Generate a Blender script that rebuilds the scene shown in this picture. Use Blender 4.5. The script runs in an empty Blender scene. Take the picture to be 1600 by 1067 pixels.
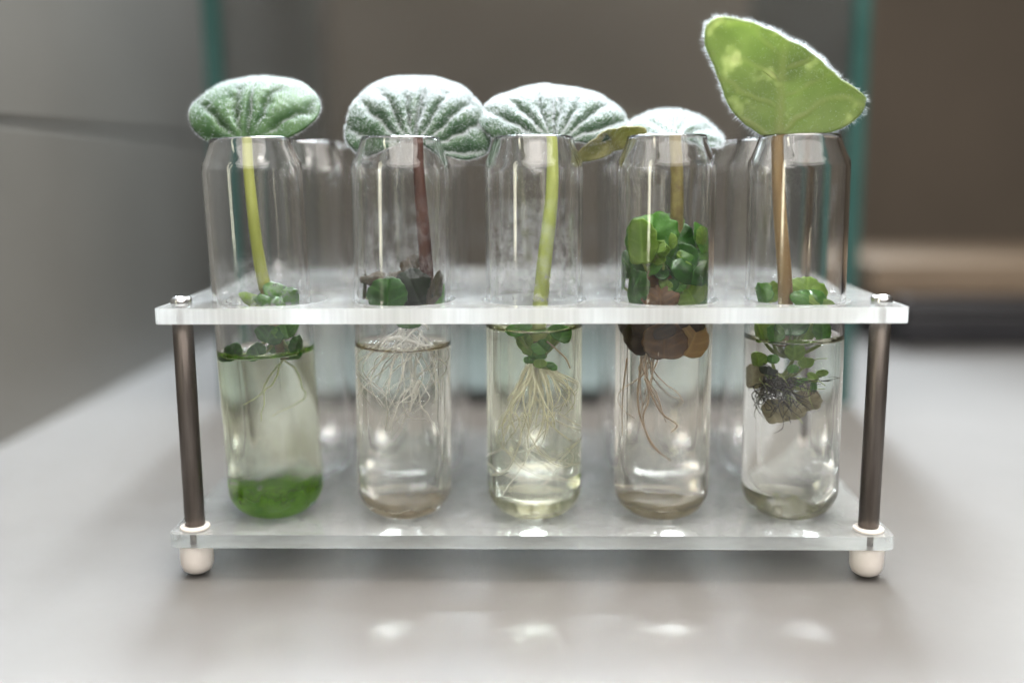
import bpy, bmesh, math, random
from mathutils import Vector, Matrix, noise

random.seed(7)
scene = bpy.context.scene
COL = scene.collection
S = 0.001                                   # all builders below work in millimetres
R = math.radians

# ------------------------------------------------------------------ camera
cam_data = bpy.data.cameras.new('camera')
cam = bpy.data.objects.new('camera', cam_data)
COL.objects.link(cam)
scene.camera = cam
F_PX, CAM_D, CAM_H, PITCH, YAW, ROLL = 1540.0, 304.0, 123.0, R(9.7), R(1.34), R(0.3)
cam_data.sensor_width = 36.0
cam_data.lens = 36.0 * F_PX / 1600.0
cam_data.clip_start = 0.01
cam_data.clip_end = 20.0
_f = Vector((-math.sin(YAW) * math.cos(PITCH), math.cos(YAW) * math.cos(PITCH), -math.sin(PITCH)))
_r = Vector((math.cos(YAW), math.sin(YAW), 0))
_u = _r.cross(_f)
_m = Matrix((_r, _u, -_f)).transposed().to_4x4()
cam.matrix_world = Matrix.Translation((0, -CAM_D * S, CAM_H * S)) @ _m @ Matrix.Rotation(-ROLL, 4, 'Z')
cam_data.dof.use_dof = True
cam_data.dof.focus_distance = 0.297
cam_data.dof.aperture_fstop = 2.6

# ------------------------------------------------------------------ world and lamps
world = bpy.data.worlds.new('World')
scene.world = world
world.use_nodes = True
wb = world.node_tree.nodes['Background']
wb.inputs[0].default_value = (1.0, 0.93, 0.86, 1)
wb.inputs[1].default_value = 0.07


def area(name, loc, target, sx, sy, power, color):
    l = bpy.data.lights.new(name, 'AREA')
    l.shape = 'ELLIPSE' if name == 'front_fill' else 'RECTANGLE'
    l.size, l.size_y, l.energy, l.color = sx, sy, power, color
    o = bpy.data.objects.new(name, l)
    COL.objects.link(o)
    o.location = loc
    o.rotation_euler = (Vector(target) - Vector(loc)).to_track_quat('-Z', 'Y').to_euler()
    return o


key = area('window_lamp', (0.02, 0.57, 0.87), (0, -0.16, 0.0), 0.46, 0.74, 13.0, (0.84, 0.93, 1.0))
key.data.spread = R(44)
top = area('overhead_fill', (0.14, -0.08, 0.95), (0.05, -0.05, 0.0), 0.7, 0.7, 5.6, (1.0, 0.95, 0.88))  # soft overhead fill, added to brighten the rack interior and the table
top.data.spread = R(80)
area('front_fill', (0.25, -1.0, 0.98), (0, 0, 0.06), 2.0, 1.2, 21.0, (1.0, 0.95, 0.885))  # broad fill behind the camera, added to light the tube contents
area('strip_lamp', (-0.85, -0.85, 0.30), (0, 0, 0.10), 0.12, 1.3, 4.2, (1.0, 0.96, 0.74))

scene.view_settings.view_transform = 'Standard'
scene.view_settings.look = 'None'
scene.view_settings.exposure = 0.28
scene.view_settings.gamma = 1.0
scene.cycles.max_bounces = 28
scene.cycles.transmission_bounces = 24
scene.cycles.transparent_max_bounces = 24
scene.cycles.glossy_bounces = 8
scene.cycles.diffuse_bounces = 5
scene.cycles.caustics_reflective = True
scene.cycles.caustics_refractive = True
scene.cycles.blur_glossy = 0.4
scene.cycles.sample_clamp_indirect = 0.0
scene.cycles.use_denoising = True


# ------------------------------------------------------------------ helpers
def at(px, py, Y):
    """a spot of the place at depth Y (mm) read off the photograph"""
    d = _f * F_PX + _r * (px - 800) - _u * (py - 533.5)
    t = (Y + CAM_D) / d.y
    return Vector((0, -CAM_D, CAM_H)) + d * t


def mat(name):
    m = bpy.data.materials.new(name)
    m.use_nodes = True
    nt = m.node_tree
    nt.nodes.clear()
    out = nt.nodes.new('ShaderNodeOutputMaterial')
    return m, nt, out


def node(nt, typ, **kw):
    n = nt.nodes.new(typ)
    for k, v in kw.items():
        if k in n.inputs:
            n.inputs[k].default_value = v
        else:
            setattr(n, k, v)
    return n


def noise_ramp(nt, scale, stops, detail=4.0, rough=0.55, vec=None, dist=0.0):
    tc = nt.nodes.new('ShaderNodeTexCoord')
    mp = nt.nodes.new('ShaderNodeMapping')
    if vec:
        mp.inputs['Scale'].default_value = vec
    nt.links.new(tc.outputs['Object'], mp.inputs[0])
    n = node(nt, 'ShaderNodeTexNoise', Scale=scale, Detail=detail, Roughness=rough, Distortion=dist)
    nt.links.new(mp.outputs[0], n.inputs['Vector'])
    r = nt.nodes.new('ShaderNodeValToRGB')
    el = r.color_ramp.elements
    while len(el) < len(stops):
        el.new(0.5)
    for e, (p, c) in zip(el, stops):
        e.position = p
        e.color = c if len(c) == 4 else (*c, 1)
    nt.links.new(n.outputs['Fac'], r.inputs[0])
    return r


def principled(name, stops, scale, rough=0.5, metal=0.0, bump=0.0, bscale=None, vec=None, spec=0.5, sheen=0.0):
    m, nt, out = mat(name)
    r = noise_ramp(nt, scale, stops, vec=vec)
    p = node(nt, 'ShaderNodeBsdfPrincipled')
    p.inputs['Roughness'].default_value = rough
    p.inputs['Metallic'].default_value = metal
    p.inputs['Specular IOR Level'].default_value = spec
    p.inputs['Sheen Weight'].default_value = sheen
    nt.links.new(r.outputs[0], p.inputs['Base Color'])
    if bump:
        r2 = noise_ramp(nt, bscale or scale * 4, [(0, (0, 0, 0)), (1, (1, 1, 1))], vec=vec)
        b = node(nt, 'ShaderNodeBump', Strength=bump, Distance=0.0005)
        nt.links.new(r2.outputs[0], b.inputs['Height'])
        nt.links.new(b.outputs[0], p.inputs['Normal'])
    nt.links.new(p.outputs[0], out.inputs[0])
    return m


def glass(name, ior, color=(1, 1, 1), rough=0.0, bump=0.0, bscale=300):
    m, nt, out = mat(name)
    g = node(nt, 'ShaderNodeBsdfGlass', IOR=ior, Roughness=rough)
    g.inputs['Color'].default_value = (*color, 1)
    if bump:
        r2 = noise_ramp(nt, bscale, [(0, (0, 0, 0)), (1, (1, 1, 1))])
        b = node(nt, 'ShaderNodeBump', Strength=bump, Distance=0.0004)
        nt.links.new(r2.outputs[0], b.inputs['Height'])
        nt.links.new(b.outputs[0], g.inputs['Normal'])
    nt.links.new(g.outputs[0], out.inputs[0])
    return m


def thin_film(name, color, scale, lo, hi, transl=0.5, vec=None, zfade=None, maxa=1.0, zmul=False):
    """deposit on glass: patchy diffuse/translucent layer with clear gaps; zfade=(z0,z1) thins it towards z1 (object mm)"""
    m, nt, out = mat(name)
    r = noise_ramp(nt, scale, [(lo, (0, 0, 0)), (hi, (maxa, maxa, maxa))], detail=8, rough=0.65, vec=vec)
    d = node(nt, 'ShaderNodeBsdfDiffuse')
    t = node(nt, 'ShaderNodeBsdfTranslucent')
    c = noise_ramp(nt, scale * 0.6, [(0.3, color[0]), (0.7, color[1])])
    nt.links.new(c.outputs[0], d.inputs[0])
    nt.links.new(c.outputs[0], t.inputs[0])
    a = node(nt, 'ShaderNodeMixShader', Fac=transl)
    nt.links.new(d.outputs[0], a.inputs[1])
    nt.links.new(t.outputs[0], a.inputs[2])
    tr = node(nt, 'ShaderNodeBsdfTransparent')
    x = node(nt, 'ShaderNodeMixShader')
    fac = r.outputs[0]
    if zfade:
        tc = nt.nodes.new('ShaderNodeTexCoord')
        sp = nt.nodes.new('ShaderNodeSeparateXYZ')
        nt.links.new(tc.outputs['Object'], sp.inputs[0])
        mr = node(nt, 'ShaderNodeMapRange')
        mr.inputs[1].default_value = zfade[0] * S
        mr.inputs[2].default_value = zfade[1] * S
        mr.inputs[3].default_value = 1.0
        mr.inputs[4].default_value = 0.0 if zmul else -0.6
        mr.clamp = True
        nt.links.new(sp.outputs['Z'], mr.inputs[0])
        ad = node(nt, 'ShaderNodeMath', operation='MULTIPLY_ADD')
        ad.use_clamp = True
        nt.links.new(r.outputs[0], ad.inputs[0])
        ad.inputs[1].default_value = 0.9
        nt.links.new(mr.outputs[0], ad.inputs[2])
        if zmul:
            ad.operation = 'MULTIPLY'
            nt.links.new(mr.outputs[0], ad.inputs[1])
        mu = node(nt, 'ShaderNodeMath', operation='MULTIPLY')
        nt.links.new(ad.outputs[0], mu.inputs[0])
        mu.inputs[1].default_value = maxa
        fac = mu.outputs[0]
    nt.links.new(fac, x.inputs[0])
    nt.links.new(tr.outputs[0], x.inputs[1])
    nt.links.new(a.outputs[0], x.inputs[2])
    nt.links.new(x.outputs[0], out.inputs[0])
    return m


def leaf_mat(name, dark, light, trans, vein=None, transl=0.4, rough=0.5, scale=220, sheen=0.0, patch=None):
    m, nt, out = mat(name)
    r = noise_ramp(nt, scale, [(0.3, dark), (0.7, light)], detail=5)
    at_ = node(nt, 'ShaderNodeAttribute', attribute_name='vein')
    mx = node(nt, 'ShaderNodeMix', data_type='RGBA')
    v = vein or light
    mx.inputs['B'].default_value = (*v, 1)
    nt.links.new(at_.outputs['Fac'], mx.inputs['Factor'])
    nt.links.new(r.outputs[0], mx.inputs['A'])
    p = node(nt, 'ShaderNodeBsdfPrincipled')
    p.inputs['Roughness'].default_value = rough
    p.inputs['Sheen Weight'].default_value = sheen
    p.inputs['Sheen Roughness'].default_value = 0.4
    p.inputs['Specular IOR Level'].default_value = 0.3
    nt.links.new(mx.outputs['Result'], p.inputs['Base Color'])
    rt = noise_ramp(nt, scale * 0.35, [(0.3, tuple(c * 0.5 for c in trans)), (0.7, trans)], detail=6)
    mt = node(nt, 'ShaderNodeMix', data_type='RGBA')
    mt.inputs['B'].default_value = (*[min(1, c * 0.95) for c in trans], 1)
    nt.links.new(at_.outputs['Fac'], mt.inputs['Factor'])
    nt.links.new(rt.outputs[0], mt.inputs['A'])
    t = node(nt, 'ShaderNodeBsdfTranslucent')
    if patch:
        pr = noise_ramp(nt, 130, [(0.58, (0, 0, 0)), (0.72, (1, 1, 1))], detail=2)
        mp_ = node(nt, 'ShaderNodeMix', data_type='RGBA')
        mp_.inputs['B'].default_value = (*patch, 1)
        nt.links.new(pr.outputs[0], mp_.inputs['Factor'])
        nt.links.new(mt.outputs['Result'], mp_.inputs['A'])
        mt = mp_
    nt.links.new(mt.outputs['Result'], t.inputs[0])
    b2 = noise_ramp(nt, 1600, [(0, (0, 0, 0)), (1, (1, 1, 1))])
    bp = node(nt, 'ShaderNodeBump', Strength=0.35, Distance=0.0002)
    nt.links.new(b2.outputs[0], bp.inputs['Height'])
    nt.links.new(bp.outputs[0], p.inputs['Normal'])
    x = node(nt, 'ShaderNodeMixShader', Fac=transl)
    nt.links.new(p.outputs[0], x.inputs[1])
    nt.links.new(t.outputs[0], x.inputs[2])
    nt.links.new(x.outputs[0], out.inputs[0])
    return m


def soft_mat(name, c1, c2, scale, transl=0.4, rough=0.5, vec=None):
    m, nt, out = mat(name)
    r = noise_ramp(nt, scale, [(0.35, c1), (0.65, c2)], vec=vec)
    p = node(nt, 'ShaderNodeBsdfPrincipled')
    p.inputs['Roughness'].default_value = rough
    t = node(nt, 'ShaderNodeBsdfTranslucent')
    nt.links.new(r.outputs[0], p.inputs['Base Color'])
    nt.links.new(r.outputs[0], t.inputs[0])
    x = node(nt, 'ShaderNodeMixShader', Fac=transl)
    nt.links.new(p.outputs[0], x.inputs[1])
    nt.links.new(t.outputs[0], x.inputs[2])
    nt.links.new(x.outputs[0], out.inputs[0])
    return m


def mesh_obj(name, verts, faces, mats, parent=None, smooth=True, fmat=None, loc=None):
    me = bpy.data.meshes.new(name)
    me.from_pydata([(v[0] * S, v[1] * S, v[2] * S) for v in verts], [], faces)
    for m in (mats if isinstance(mats, (list, tuple)) else [mats]):
        me.materials.append(m)
    if fmat:
        me.polygons.foreach_set('material_index', fmat)
    if smooth:
        me.polygons.foreach_set('use_smooth', [True] * len(me.polygons))
    me.update()
    o = bpy.data.objects.new(name, me)
    COL.objects.link(o)
    if parent:
        o.parent = parent
    if loc is not None:
        o.location = Vector(loc) * S
    return o


def empty(name, loc=(0, 0, 0)):
    o = bpy.data.objects.new(name, None)
    COL.objects.link(o)
    o.empty_display_size = 0.01
    o.location = Vector(loc) * S
    return o


def tag(o, label=None, cat=None, group=None, kind=None):
    if label: o['label'] = label
    if cat: o['category'] = cat
    if group: o['group'] = group
    if kind: o['kind'] = kind
    return o


def lathe(profile, seg=64, closed_ends=True):
    """profile: (r, z) list; r == 0 makes a pole"""
    V, Fc, rows = [], [], []
    for r, z in profile:
        if r < 1e-6:
            rows.append([len(V)]); V.append((0, 0, z))
        else:
            rows.append(list(range(len(V), len(V) + seg)))
            for i in range(seg):
                a = 2 * math.pi * i / seg
                V.append((r * math.cos(a), r * math.sin(a), z))
    for A, B in zip(rows, rows[1:]):
        for i in range(seg):
            j = (i + 1) % seg
            if len(A) == 1 and len(B) == 1: continue
            if len(A) == 1: Fc.append((A[0], B[j], B[i]))
            elif len(B) == 1: Fc.append((A[i], A[j], B[0]))
            else: Fc.append((A[i], A[j], B[j], B[i]))
    return V, Fc


def bevel_box(name, lo, hi, m, parent=None, bev=1.0, seg=2):
    bm = bmesh.new()
    bmesh.ops.create_cube(bm, size=1)
    for v in bm.verts:
        v.co = Vector([(lo[k] + hi[k]) / 2 + v.co[k] * (hi[k] - lo[k]) for k in range(3)]) * S
    if bev:
        bmesh.ops.bevel(bm, geom=list(bm.edges), offset=bev * S, segments=seg, affect='EDGES', profile=0.5)
    me = bpy.data.meshes.new(name)
    bm.to_mesh(me); bm.free()
    me.materials.append(m)
    o = bpy.data.objects.new(name, me)
    COL.objects.link(o)
    if parent: o.parent = parent
    return o


def tube_path(pts, radii, sides=8, V=None, Fc=None, cap=True):
    V = [] if V is None else V
    Fc = [] if Fc is None else Fc
    n = len(pts)
    up = Vector((0.13, 0.97, 0.21))
    prev = None
    for k in range(n):
        p = Vector(pts[k])
        t = Vector(pts[min(k + 1, n - 1)]) - Vector(pts[max(k - 1, 0)])
        if t.length < 1e-9: t = Vector((0, 0, 1))
        t.normalize()
        x = t.cross(up)
        if x.length < 1e-4: x = t.cross(Vector((1, 0, 0)))
        x.normalize(); y = t.cross(x)
        r = radii[k] if isinstance(radii, (list, tuple)) else radii
        row = []
        for i in range(sides):
            a = 2 * math.pi * i / sides
            row.append(len(V)); V.append(p + x * (r * math.cos(a)) + y * (r * math.sin(a)))
        if prev:
            for i in range(sides):
                j = (i + 1) % sides
                Fc.append((prev[i], prev[j], row[j], row[i]))
        elif cap:
            Fc.append(tuple(reversed(row)))
        prev = row
    if cap: Fc.append(tuple(prev))
    return V, Fc


def smooth_path(ctrl, n):
    """Catmull-Rom through ctrl"""
    c = [Vector(p) for p in ctrl]
    c = [c[0] * 2 - c[1]] + c + [c[-1] * 2 - c[-2]]
    out = []
    segs = len(c) - 3
    for i in range(n + 1):
        u = i / n * segs
        k = min(int(u), segs - 1); t = u - k
        p0, p1, p2, p3 = c[k:k + 4]
        out.append(0.5 * ((2 * p1) + (p2 - p0) * t + (2 * p0 - 5 * p1 + 4 * p2 - p3) * t * t + (3 * p1 - p0 - 3 * p2 + p3) * t ** 3))
    return out


# ------------------------------------------------------------------ materials
M_table = None
def make_table_mat():
    m, nt, out = mat('table_white')
    r = noise_ramp(nt, 9, [(0.3, (0.102, 0.0985, 0.095)), (0.7, (0.125, 0.121, 0.117))], detail=12, rough=0.75)
    p = node(nt, 'ShaderNodeBsdfPrincipled')
    p.inputs['Roughness'].default_value = 0.46
    p.inputs['Specular IOR Level'].default_value = 0.4
    nt.links.new(r.outputs[0], p.inputs['Base Color'])
    b2 = noise_ramp(nt, 500, [(0, (0, 0, 0)), (1, (1, 1, 1))])
    bp = node(nt, 'ShaderNodeBump', Strength=0.05, Distance=0.0003)
    nt.links.new(b2.outputs[0], bp.inputs['Height'])
    nt.links.new(bp.outputs[0], p.inputs['Normal'])
    nt.links.new(p.outputs[0], out.inputs[0])
    return m


M_table = make_table_mat()
M_tile = principled('tile_grey', [(0.3, (0.125, 0.120, 0.108)), (0.7, (0.150, 0.144, 0.13))], 6, rough=0.38, bump=0.05, bscale=40)
M_grout = principled('grout', [(0.3, (0.16, 0.155, 0.15)), (0.7, (0.21, 0.20, 0.19))], 80, rough=0.9)
M_backwall = principled('back_wall_brown', [(0.3, (0.10, 0.082, 0.064)), (0.7, (0.15, 0.12, 0.092))], 2.5, rough=0.8, bump=0.1, bscale=60)
M_darkwall = principled('back_wall_grey', [(0.3, (0.15, 0.145, 0.14)), (0.7, (0.20, 0.195, 0.185))], 2.5, rough=0.8)
M_wood = principled('light_wood', [(0.3, (0.15, 0.11, 0.075)), (0.7, (0.20, 0.15, 0.105))], 18, rough=0.5, vec=(1, 8, 8))
M_black = principled('black_plastic', [(0.3, (0.010, 0.010, 0.013)), (0.7, (0.018, 0.018, 0.022))], 60, rough=0.4)
M_glass = glass('tube_glass', 1.49, (1, 1, 1))
M_glass_back = glass('tube_glass_clear', 1.47, (1, 1, 1))
M_steel = principled('brushed_post_metal', [(0.25, (0.075, 0.063, 0.056)), (0.75, (0.15, 0.13, 0.118))], 160, rough=0.38, metal=0.85,
                     bump=0.25, bscale=500, vec=(3, 3, 0.25))
M_bolt = principled('bolt_steel', [(0.3, (0.55, 0.55, 0.55)), (0.7, (0.7, 0.7, 0.7))], 200, rough=0.25, metal=1.0)
M_cap = principled('white_rubber', [(0.3, (0.56, 0.52, 0.49)), (0.7, (0.62, 0.58, 0.545))], 90, rough=0.45)


def acrylic(name, diff, rough, col=(0.97, 0.985, 0.985), streak=False):
    m, nt, out = mat(name)
    g = node(nt, 'ShaderNodeBsdfGlass', IOR=1.49, Roughness=rough)
    g.inputs['Color'].default_value = (*col, 1)
    d = node(nt, 'ShaderNodeBsdfDiffuse')
    d.inputs[0].default_value = (0.86, 0.88, 0.89, 1)
    t = node(nt, 'ShaderNodeBsdfTranslucent')
    t.inputs[0].default_value = (0.86, 0.88, 0.89, 1)
    a = node(nt, 'ShaderNodeMixShader', Fac=0.5)
    nt.links.new(d.outputs[0], a.inputs[1]); nt.links.new(t.outputs[0], a.inputs[2])
    x = node(nt, 'ShaderNodeMixShader')
    if streak:
        r = noise_ramp(nt, 60, [(0.3, (diff * 0.9,) * 3), (0.7, (min(1, diff * 1.1),) * 3)], detail=6, vec=(14, 14, 0.3))
        b = node(nt, 'ShaderNodeBump', Strength=0.15, Distance=0.0001)
        nt.links.new(r.outputs[0], b.inputs['Height']); nt.links.new(b.outputs[0], g.inputs['Normal'])
    else:
        r = noise_ramp(nt, 70, [(0.3, (diff * 0.75,) * 3), (0.7, (diff * 1.25,) * 3)], detail=8, rough=0.7)
    nt.links.new(r.outputs[0], x.inputs[0])
    nt.links.new(g.outputs[0], x.inputs[1]); nt.links.new(a.outputs[0], x.inputs[2])
    nt.links.new(x.outputs[0], out.inputs[0])
    return m


M_acr_face = acrylic('acrylic_face', 0.16, 0.04)
M_acr_face_b = acrylic('acrylic_face_hazy', 0.24, 0.03)
M_acr_edge = acrylic('acrylic_sawn_edge', 0.58, 0.25, streak=True)
M_acr_edge_clear = acrylic('acrylic_cut_edge', 0.16, 0.08, streak=True)

M_pane = None
def pane_mat():
    m, nt, out = mat('pane_glass')
    fr = node(nt, 'ShaderNodeFresnel', IOR=1.5)
    t = node(nt, 'ShaderNodeBsdfTransparent')
    t.inputs[0].default_value = (0.985, 0.992, 0.99, 1)
    g = node(nt, 'ShaderNodeBsdfGlossy', Roughness=0.08)
    d = node(nt, 'ShaderNodeBsdfDiffuse')
    d.inputs[0].default_value = (0.55, 0.55, 0.52, 1)
    x = node(nt, 'ShaderNodeMixShader')
    nt.links.new(fr.outputs[0], x.inputs[0]); nt.links.new(t.outputs[0], x.inputs[1]); nt.links.new(g.outputs[0], x.inputs[2])
    r = noise_ramp(nt, 14, [(0.3, (0.02,) * 3), (0.8, (0.05,) * 3)], detail=6)
    y = node(nt, 'ShaderNodeMixShader')
    nt.links.new(r.outputs[0], y.inputs[0]); nt.links.new(x.outputs[0], y.inputs[1]); nt.links.new(d.outputs[0], y.inputs[2])
    nt.links.new(y.outputs[0], out.inputs[0])
    return m


M_pane = pane_mat()
M_pane_edge = principled('pane_green_edge', [(0.3, (0.018, 0.058, 0.053)), (0.7, (0.035, 0.085, 0.078))], 20, rough=0.15)

# ------------------------------------------------------------------ setting
V = [(-1400, -1200, 0), (1600, -1200, 0), (1600, 900, 0), (-1400, 900, 0)]
tag(mesh_obj('table', V, [(0, 1, 2, 3)], M_table, smooth=False), kind='structure')

wall_l = tag(mesh_obj('wall_left', [(-251, -185, -20), (-251, 900, -20), (-251, 900, 1300), (-251, -185, 1300)],
                      [(0, 1, 2, 3)], M_grout, smooth=False), kind='structure')
for zi, (z0, z1) in enumerate(((-10, 146.5), (149.5, 449), (452, 752))):
    for y0, y1 in ((-184, -4), (-1, 594), (597, 897)):
        bevel_box('tile', (-250.5, y0, z0), (-246.5, y1, z1), M_tile, wall_l, bev=0.8)

tag(mesh_obj('wall_back', [(-600, 900, -20), (2600, 900, -20), (2600, 900, 1300), (-600, 900, 1300)],
             [(3, 2, 1, 0)], M_backwall, smooth=False), kind='structure')

# glass tank behind the rack: a clear front and two side panes with green ground edges
tank = tag(empty('glass_tank', (0, 330, 0)), 'upright clear glass tank with teal green edges standing behind the rack', 'glass tank')
def pane(name, lo, hi, edge_axis, parent):
    V = [(x, y, z) for x in (lo[0], hi[0]) for y in (lo[1], hi[1]) for z in (lo[2], hi[2])]
    Fc = [(0, 1, 3, 2), (4, 6, 7, 5), (0, 4, 5, 1), (2, 3, 7, 6), (0, 2, 6, 4), (1, 5, 7, 3)]
    big = {0: (0, 1), 1: (2, 3)}[edge_axis]
    fm = [0 if i in big else 1 for i in range(6)]
    V = [(v[0], v[1] - 330, v[2]) for v in V]
    return mesh_obj(name, V, Fc, [M_pane, M_pane_edge], parent, smooth=False, fmat=fm)
pane('front_pane', (-158.6, 211.5, 0.3), (158.6, 217, 420), 1, tank)
M_tray = principled('tank_floor_green_grey', [(0.3, (0.014, 0.019, 0.016)), (0.7, (0.025, 0.031, 0.026))], 12, rough=0.8, spec=0.1)
bevel_box('floor_pane', (-158.6, 217.4 - 330, 0.3), (158.6, 130, 8), M_tray, tank, bev=0.6)
pane('side_pane', (-168, 211, 0.3), (-159, 460, 420), 0, tank)
pane('side_pane', (159, 211, 0.3), (168, 460, 420), 0, tank)

# dark things in the background on the right
bb = tag(empty('storage_box', (420, 470, 0)), 'low black plastic box out of focus at the right behind the rack', 'box')
bevel_box('body', (-165, -90, 0.3), (240, 90, 27), M_black, bb, bev=4)
bevel_box('lid', (-168, -93, 27.3), (243, 93, 35), M_black, bb, bev=3)
wbd = tag(empty('wooden_board', (430, 480, 35.4)), 'pale wooden board lying on the black box at the right', 'board')
bevel_box('plank', (-190, -80, 0), (260, -1, 24), M_wood, wbd, bev=2)
bevel_box('plank', (-190, 1, 0), (260, 80, 24), M_wood, wbd, bev=2)

# ------------------------------------------------------------------ rack
PITCH_T = 40.5
RX = -1.8
rack = tag(empty('test_tube_rack', (RX, 40.5, 0)),
           'clear acrylic test tube rack with brown metal posts and white feet', 'tube rack')


def plate(name, z0, z1, x0, x1, y0, y1, holes, hr, mats, parent, corner=2.0):
    cu = bpy.data.curves.new(name, 'CURVE')
    cu.dimensions = '2D'; cu.fill_mode = 'BOTH'
    cu.extrude = (z1 - z0) / 2 * S
    def spline(pts):
        s = cu.splines.new('POLY'); s.points.add(len(pts) - 1); s.use_cyclic_u = True
        for p, q in zip(s.points, pts): p.co = (q[0] * S, q[1] * S, 0, 1)
    pts = []
    for cx, cy, a0 in ((x1 - corner, y1 - corner, 0), (x0 + corner, y1 - corner, 90), (x0 + corner, y0 + corner, 180), (x1 - corner, y0 + corner, 270)):
        for k in range(5):
            a = R(a0 + k * 22.5); pts.append((cx + corner * math.cos(a), cy + corner * math.sin(a)))
    spline(pts)
    for hx, hy in holes:
        spline([(hx + hr * math.cos(2 * math.pi * k / 56), hy + hr * math.sin(2 * math.pi * k / 56)) for k in range(56)])
    tmp = bpy.data.objects.new('tmp', cu); COL.objects.link(tmp)
    dg = bpy.context.evaluated_depsgraph_get()
    me = bpy.data.meshes.new_from_object(tmp.evaluated_get(dg))
    bpy.data.objects.remove(tmp); bpy.data.curves.remove(cu)
    bm = bmesh.new(); bm.from_mesh(me)
    bmesh.ops.remove_doubles(bm, verts=bm.verts, dist=1e-6)
    bmesh.ops.recalc_face_normals(bm, faces=bm.faces)
    bm.to_mesh(me); bm.free()
    me.name = name
    me.materials.clear()
    for m in mats: me.materials.append(m)
    for p in me.polygons:
        p.material_index = 0 if abs(p.normal.z) > 0.5 else 1
        p.use_smooth = False
    o = bpy.data.objects.new(name, me); COL.objects.link(o)
    o.parent = parent
    o.location = (0, 0, (z0 + z1) / 2 * S)
    return o


holes = [((i - 2) * PITCH_T - RX, (j - 1) * PITCH_T) for i in range(5) for j in range(3)]
plate('top_plate', 79.8, 84.4, -109.8, 109.8, -61.5, 61.5, holes, 15.9, [M_acr_face, M_acr_edge], rack)
plate('bottom_plate', 11.0, 15.2, -109.8, 109.8, -61.5, 61.5, [], 0, [M_acr_face_b, M_acr_edge_clear], rack, corner=2.5)

post_me = foot_me = bolt_me = screw_me = washer_me = None
for sx in (-1, 1):
    for sy in (-1, 1):
        x, y = sx * 103.4, sy * 55.5
        if post_me is None:
            Vp, Fp = lathe([(0, 0), (2.8, 0), (3.05, 0.25), (3.05, 63.05), (2.8, 63.3), (0, 63.3)], 28)
            p = mesh_obj('post', Vp, Fp, M_steel, rack); post_me = p.data
            Vf, Ff = lathe([(0, 0), (2.6, 0.15), (4.2, 1.2), (4.95, 3.0), (5.05, 5), (5.05, 9.6), (4.8, 10.0), (0, 10.0)], 36)
            ft = mesh_obj('foot', Vf, Ff, M_cap, rack); foot_me = ft.data
            Vw, Fw = lathe([(0, 0), (4.5, 0), (4.6, 0.15), (4.5, 0.8), (4.2, 1.0), (0, 1.0)], 36)
            ws = mesh_obj('washer', Vw, Fw, M_cap, ft); washer_me = ws.data
            Vb, Fb = lathe([(0, 0), (2.9, 0), (3.1, 0.3), (3.1, 2.0), (2.5, 2.7), (1.4, 2.75), (1.3, 1.6), (0, 1.5)], 28)
            bl = mesh_obj('bolt_head', Vb, Fb, M_bolt, p); bolt_me = bl.data
            Vs, Fs = lathe([(0, 0), (1.0, 0.01), (1.0, 4.4), (0, 4.41)], 16)
            sc_ = mesh_obj('screw', Vs, Fs, M_steel, p); screw_me = sc_.data
        else:
            def mk(n, me, par):
                o = bpy.data.objects.new(n, me); COL.objects.link(o); o.parent = par; return o
            p = mk('post', post_me, rack); ft = mk('foot', foot_me, rack); ws = mk('washer', washer_me, ft)
            bl = mk('bolt_head', bolt_me, p); sc_ = mk('screw', screw_me, p)
        s2 = bpy.data.objects.new('screw', screw_me); COL.objects.link(s2); s2.parent = p
        p.location = Vector((x, y, 16.4)) * S
        ft.location = Vector((x, y, 0.9)) * S
        ws.location = Vector((0, 0, 14.35)) * S
        bl.location = Vector((0, 0, 84.45 - 16.4)) * S
        sc_.location = Vector((0, 0, 79.9 - 16.4)) * S
        s2.location = Vector((0, 0, 11.0 - 16.4)) * S
for o in [o for o in rack.children if o.name.startswith('foot')]:
    o.location.z = 0.0009

# ------------------------------------------------------------------ test tubes
RO, TH, TUBE_H = 15.0, 1.35, 118.6
TUBE_Z = 15.3


def outer_profile():
    p = [(0, 0.5), (3, 0.4), (5.5, 0.0)]
    for k in range(1, 9):
        a = R(-90 + k * 90 / 8)
        p.append((5.5 + 9.5 * math.cos(a), 9.5 + 9.5 * math.sin(a)))
    p += [(15, 20), (15, 45), (15, 70), (15, 95), (15, 109.4), (14.93, 110.5), (14.6, 111.4), (14.0, 112.5), (13.2, 114.3), (12.5, 116.2), (12.15, 117.3),
          (12.0, 118.0), (11.75, 118.45), (11.3, 118.6)]
    return p


def inner_profile():
    """from the bottom pole up to just below the lip"""
    p = [(0, 1.9), (3, 1.8), (5.5, 1.4)]
    for k in range(1, 9):
        a = R(-90 + k * 90 / 8)
        p.append((5.5 + 8.15 * math.cos(a), 9.5 + 8.15 * math.sin(a)))
    p += [(13.65, 20), (13.65, 45), (13.65, 70), (13.65, 95), (13.65, 109.0), (13.55, 109.9), (13.2, 110.8), (12.6, 111.9), (11.8, 113.7), (11.1, 115.6), (10.8, 116.9),
          (10.75, 117.9), (10.95, 118.4), (11.3, 118.6)]
    return p


def r_inner(z):
    p = inner_profile()
    for (r0, z0), (r1, z1) in zip(p[2:], p[3:]):
        if z0 <= z <= z1:
            return r0 + (r1 - r0) * (z - z0) / max(1e-6, z1 - z0)
    return 13.65 if z > 10 else 5.5


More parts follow.
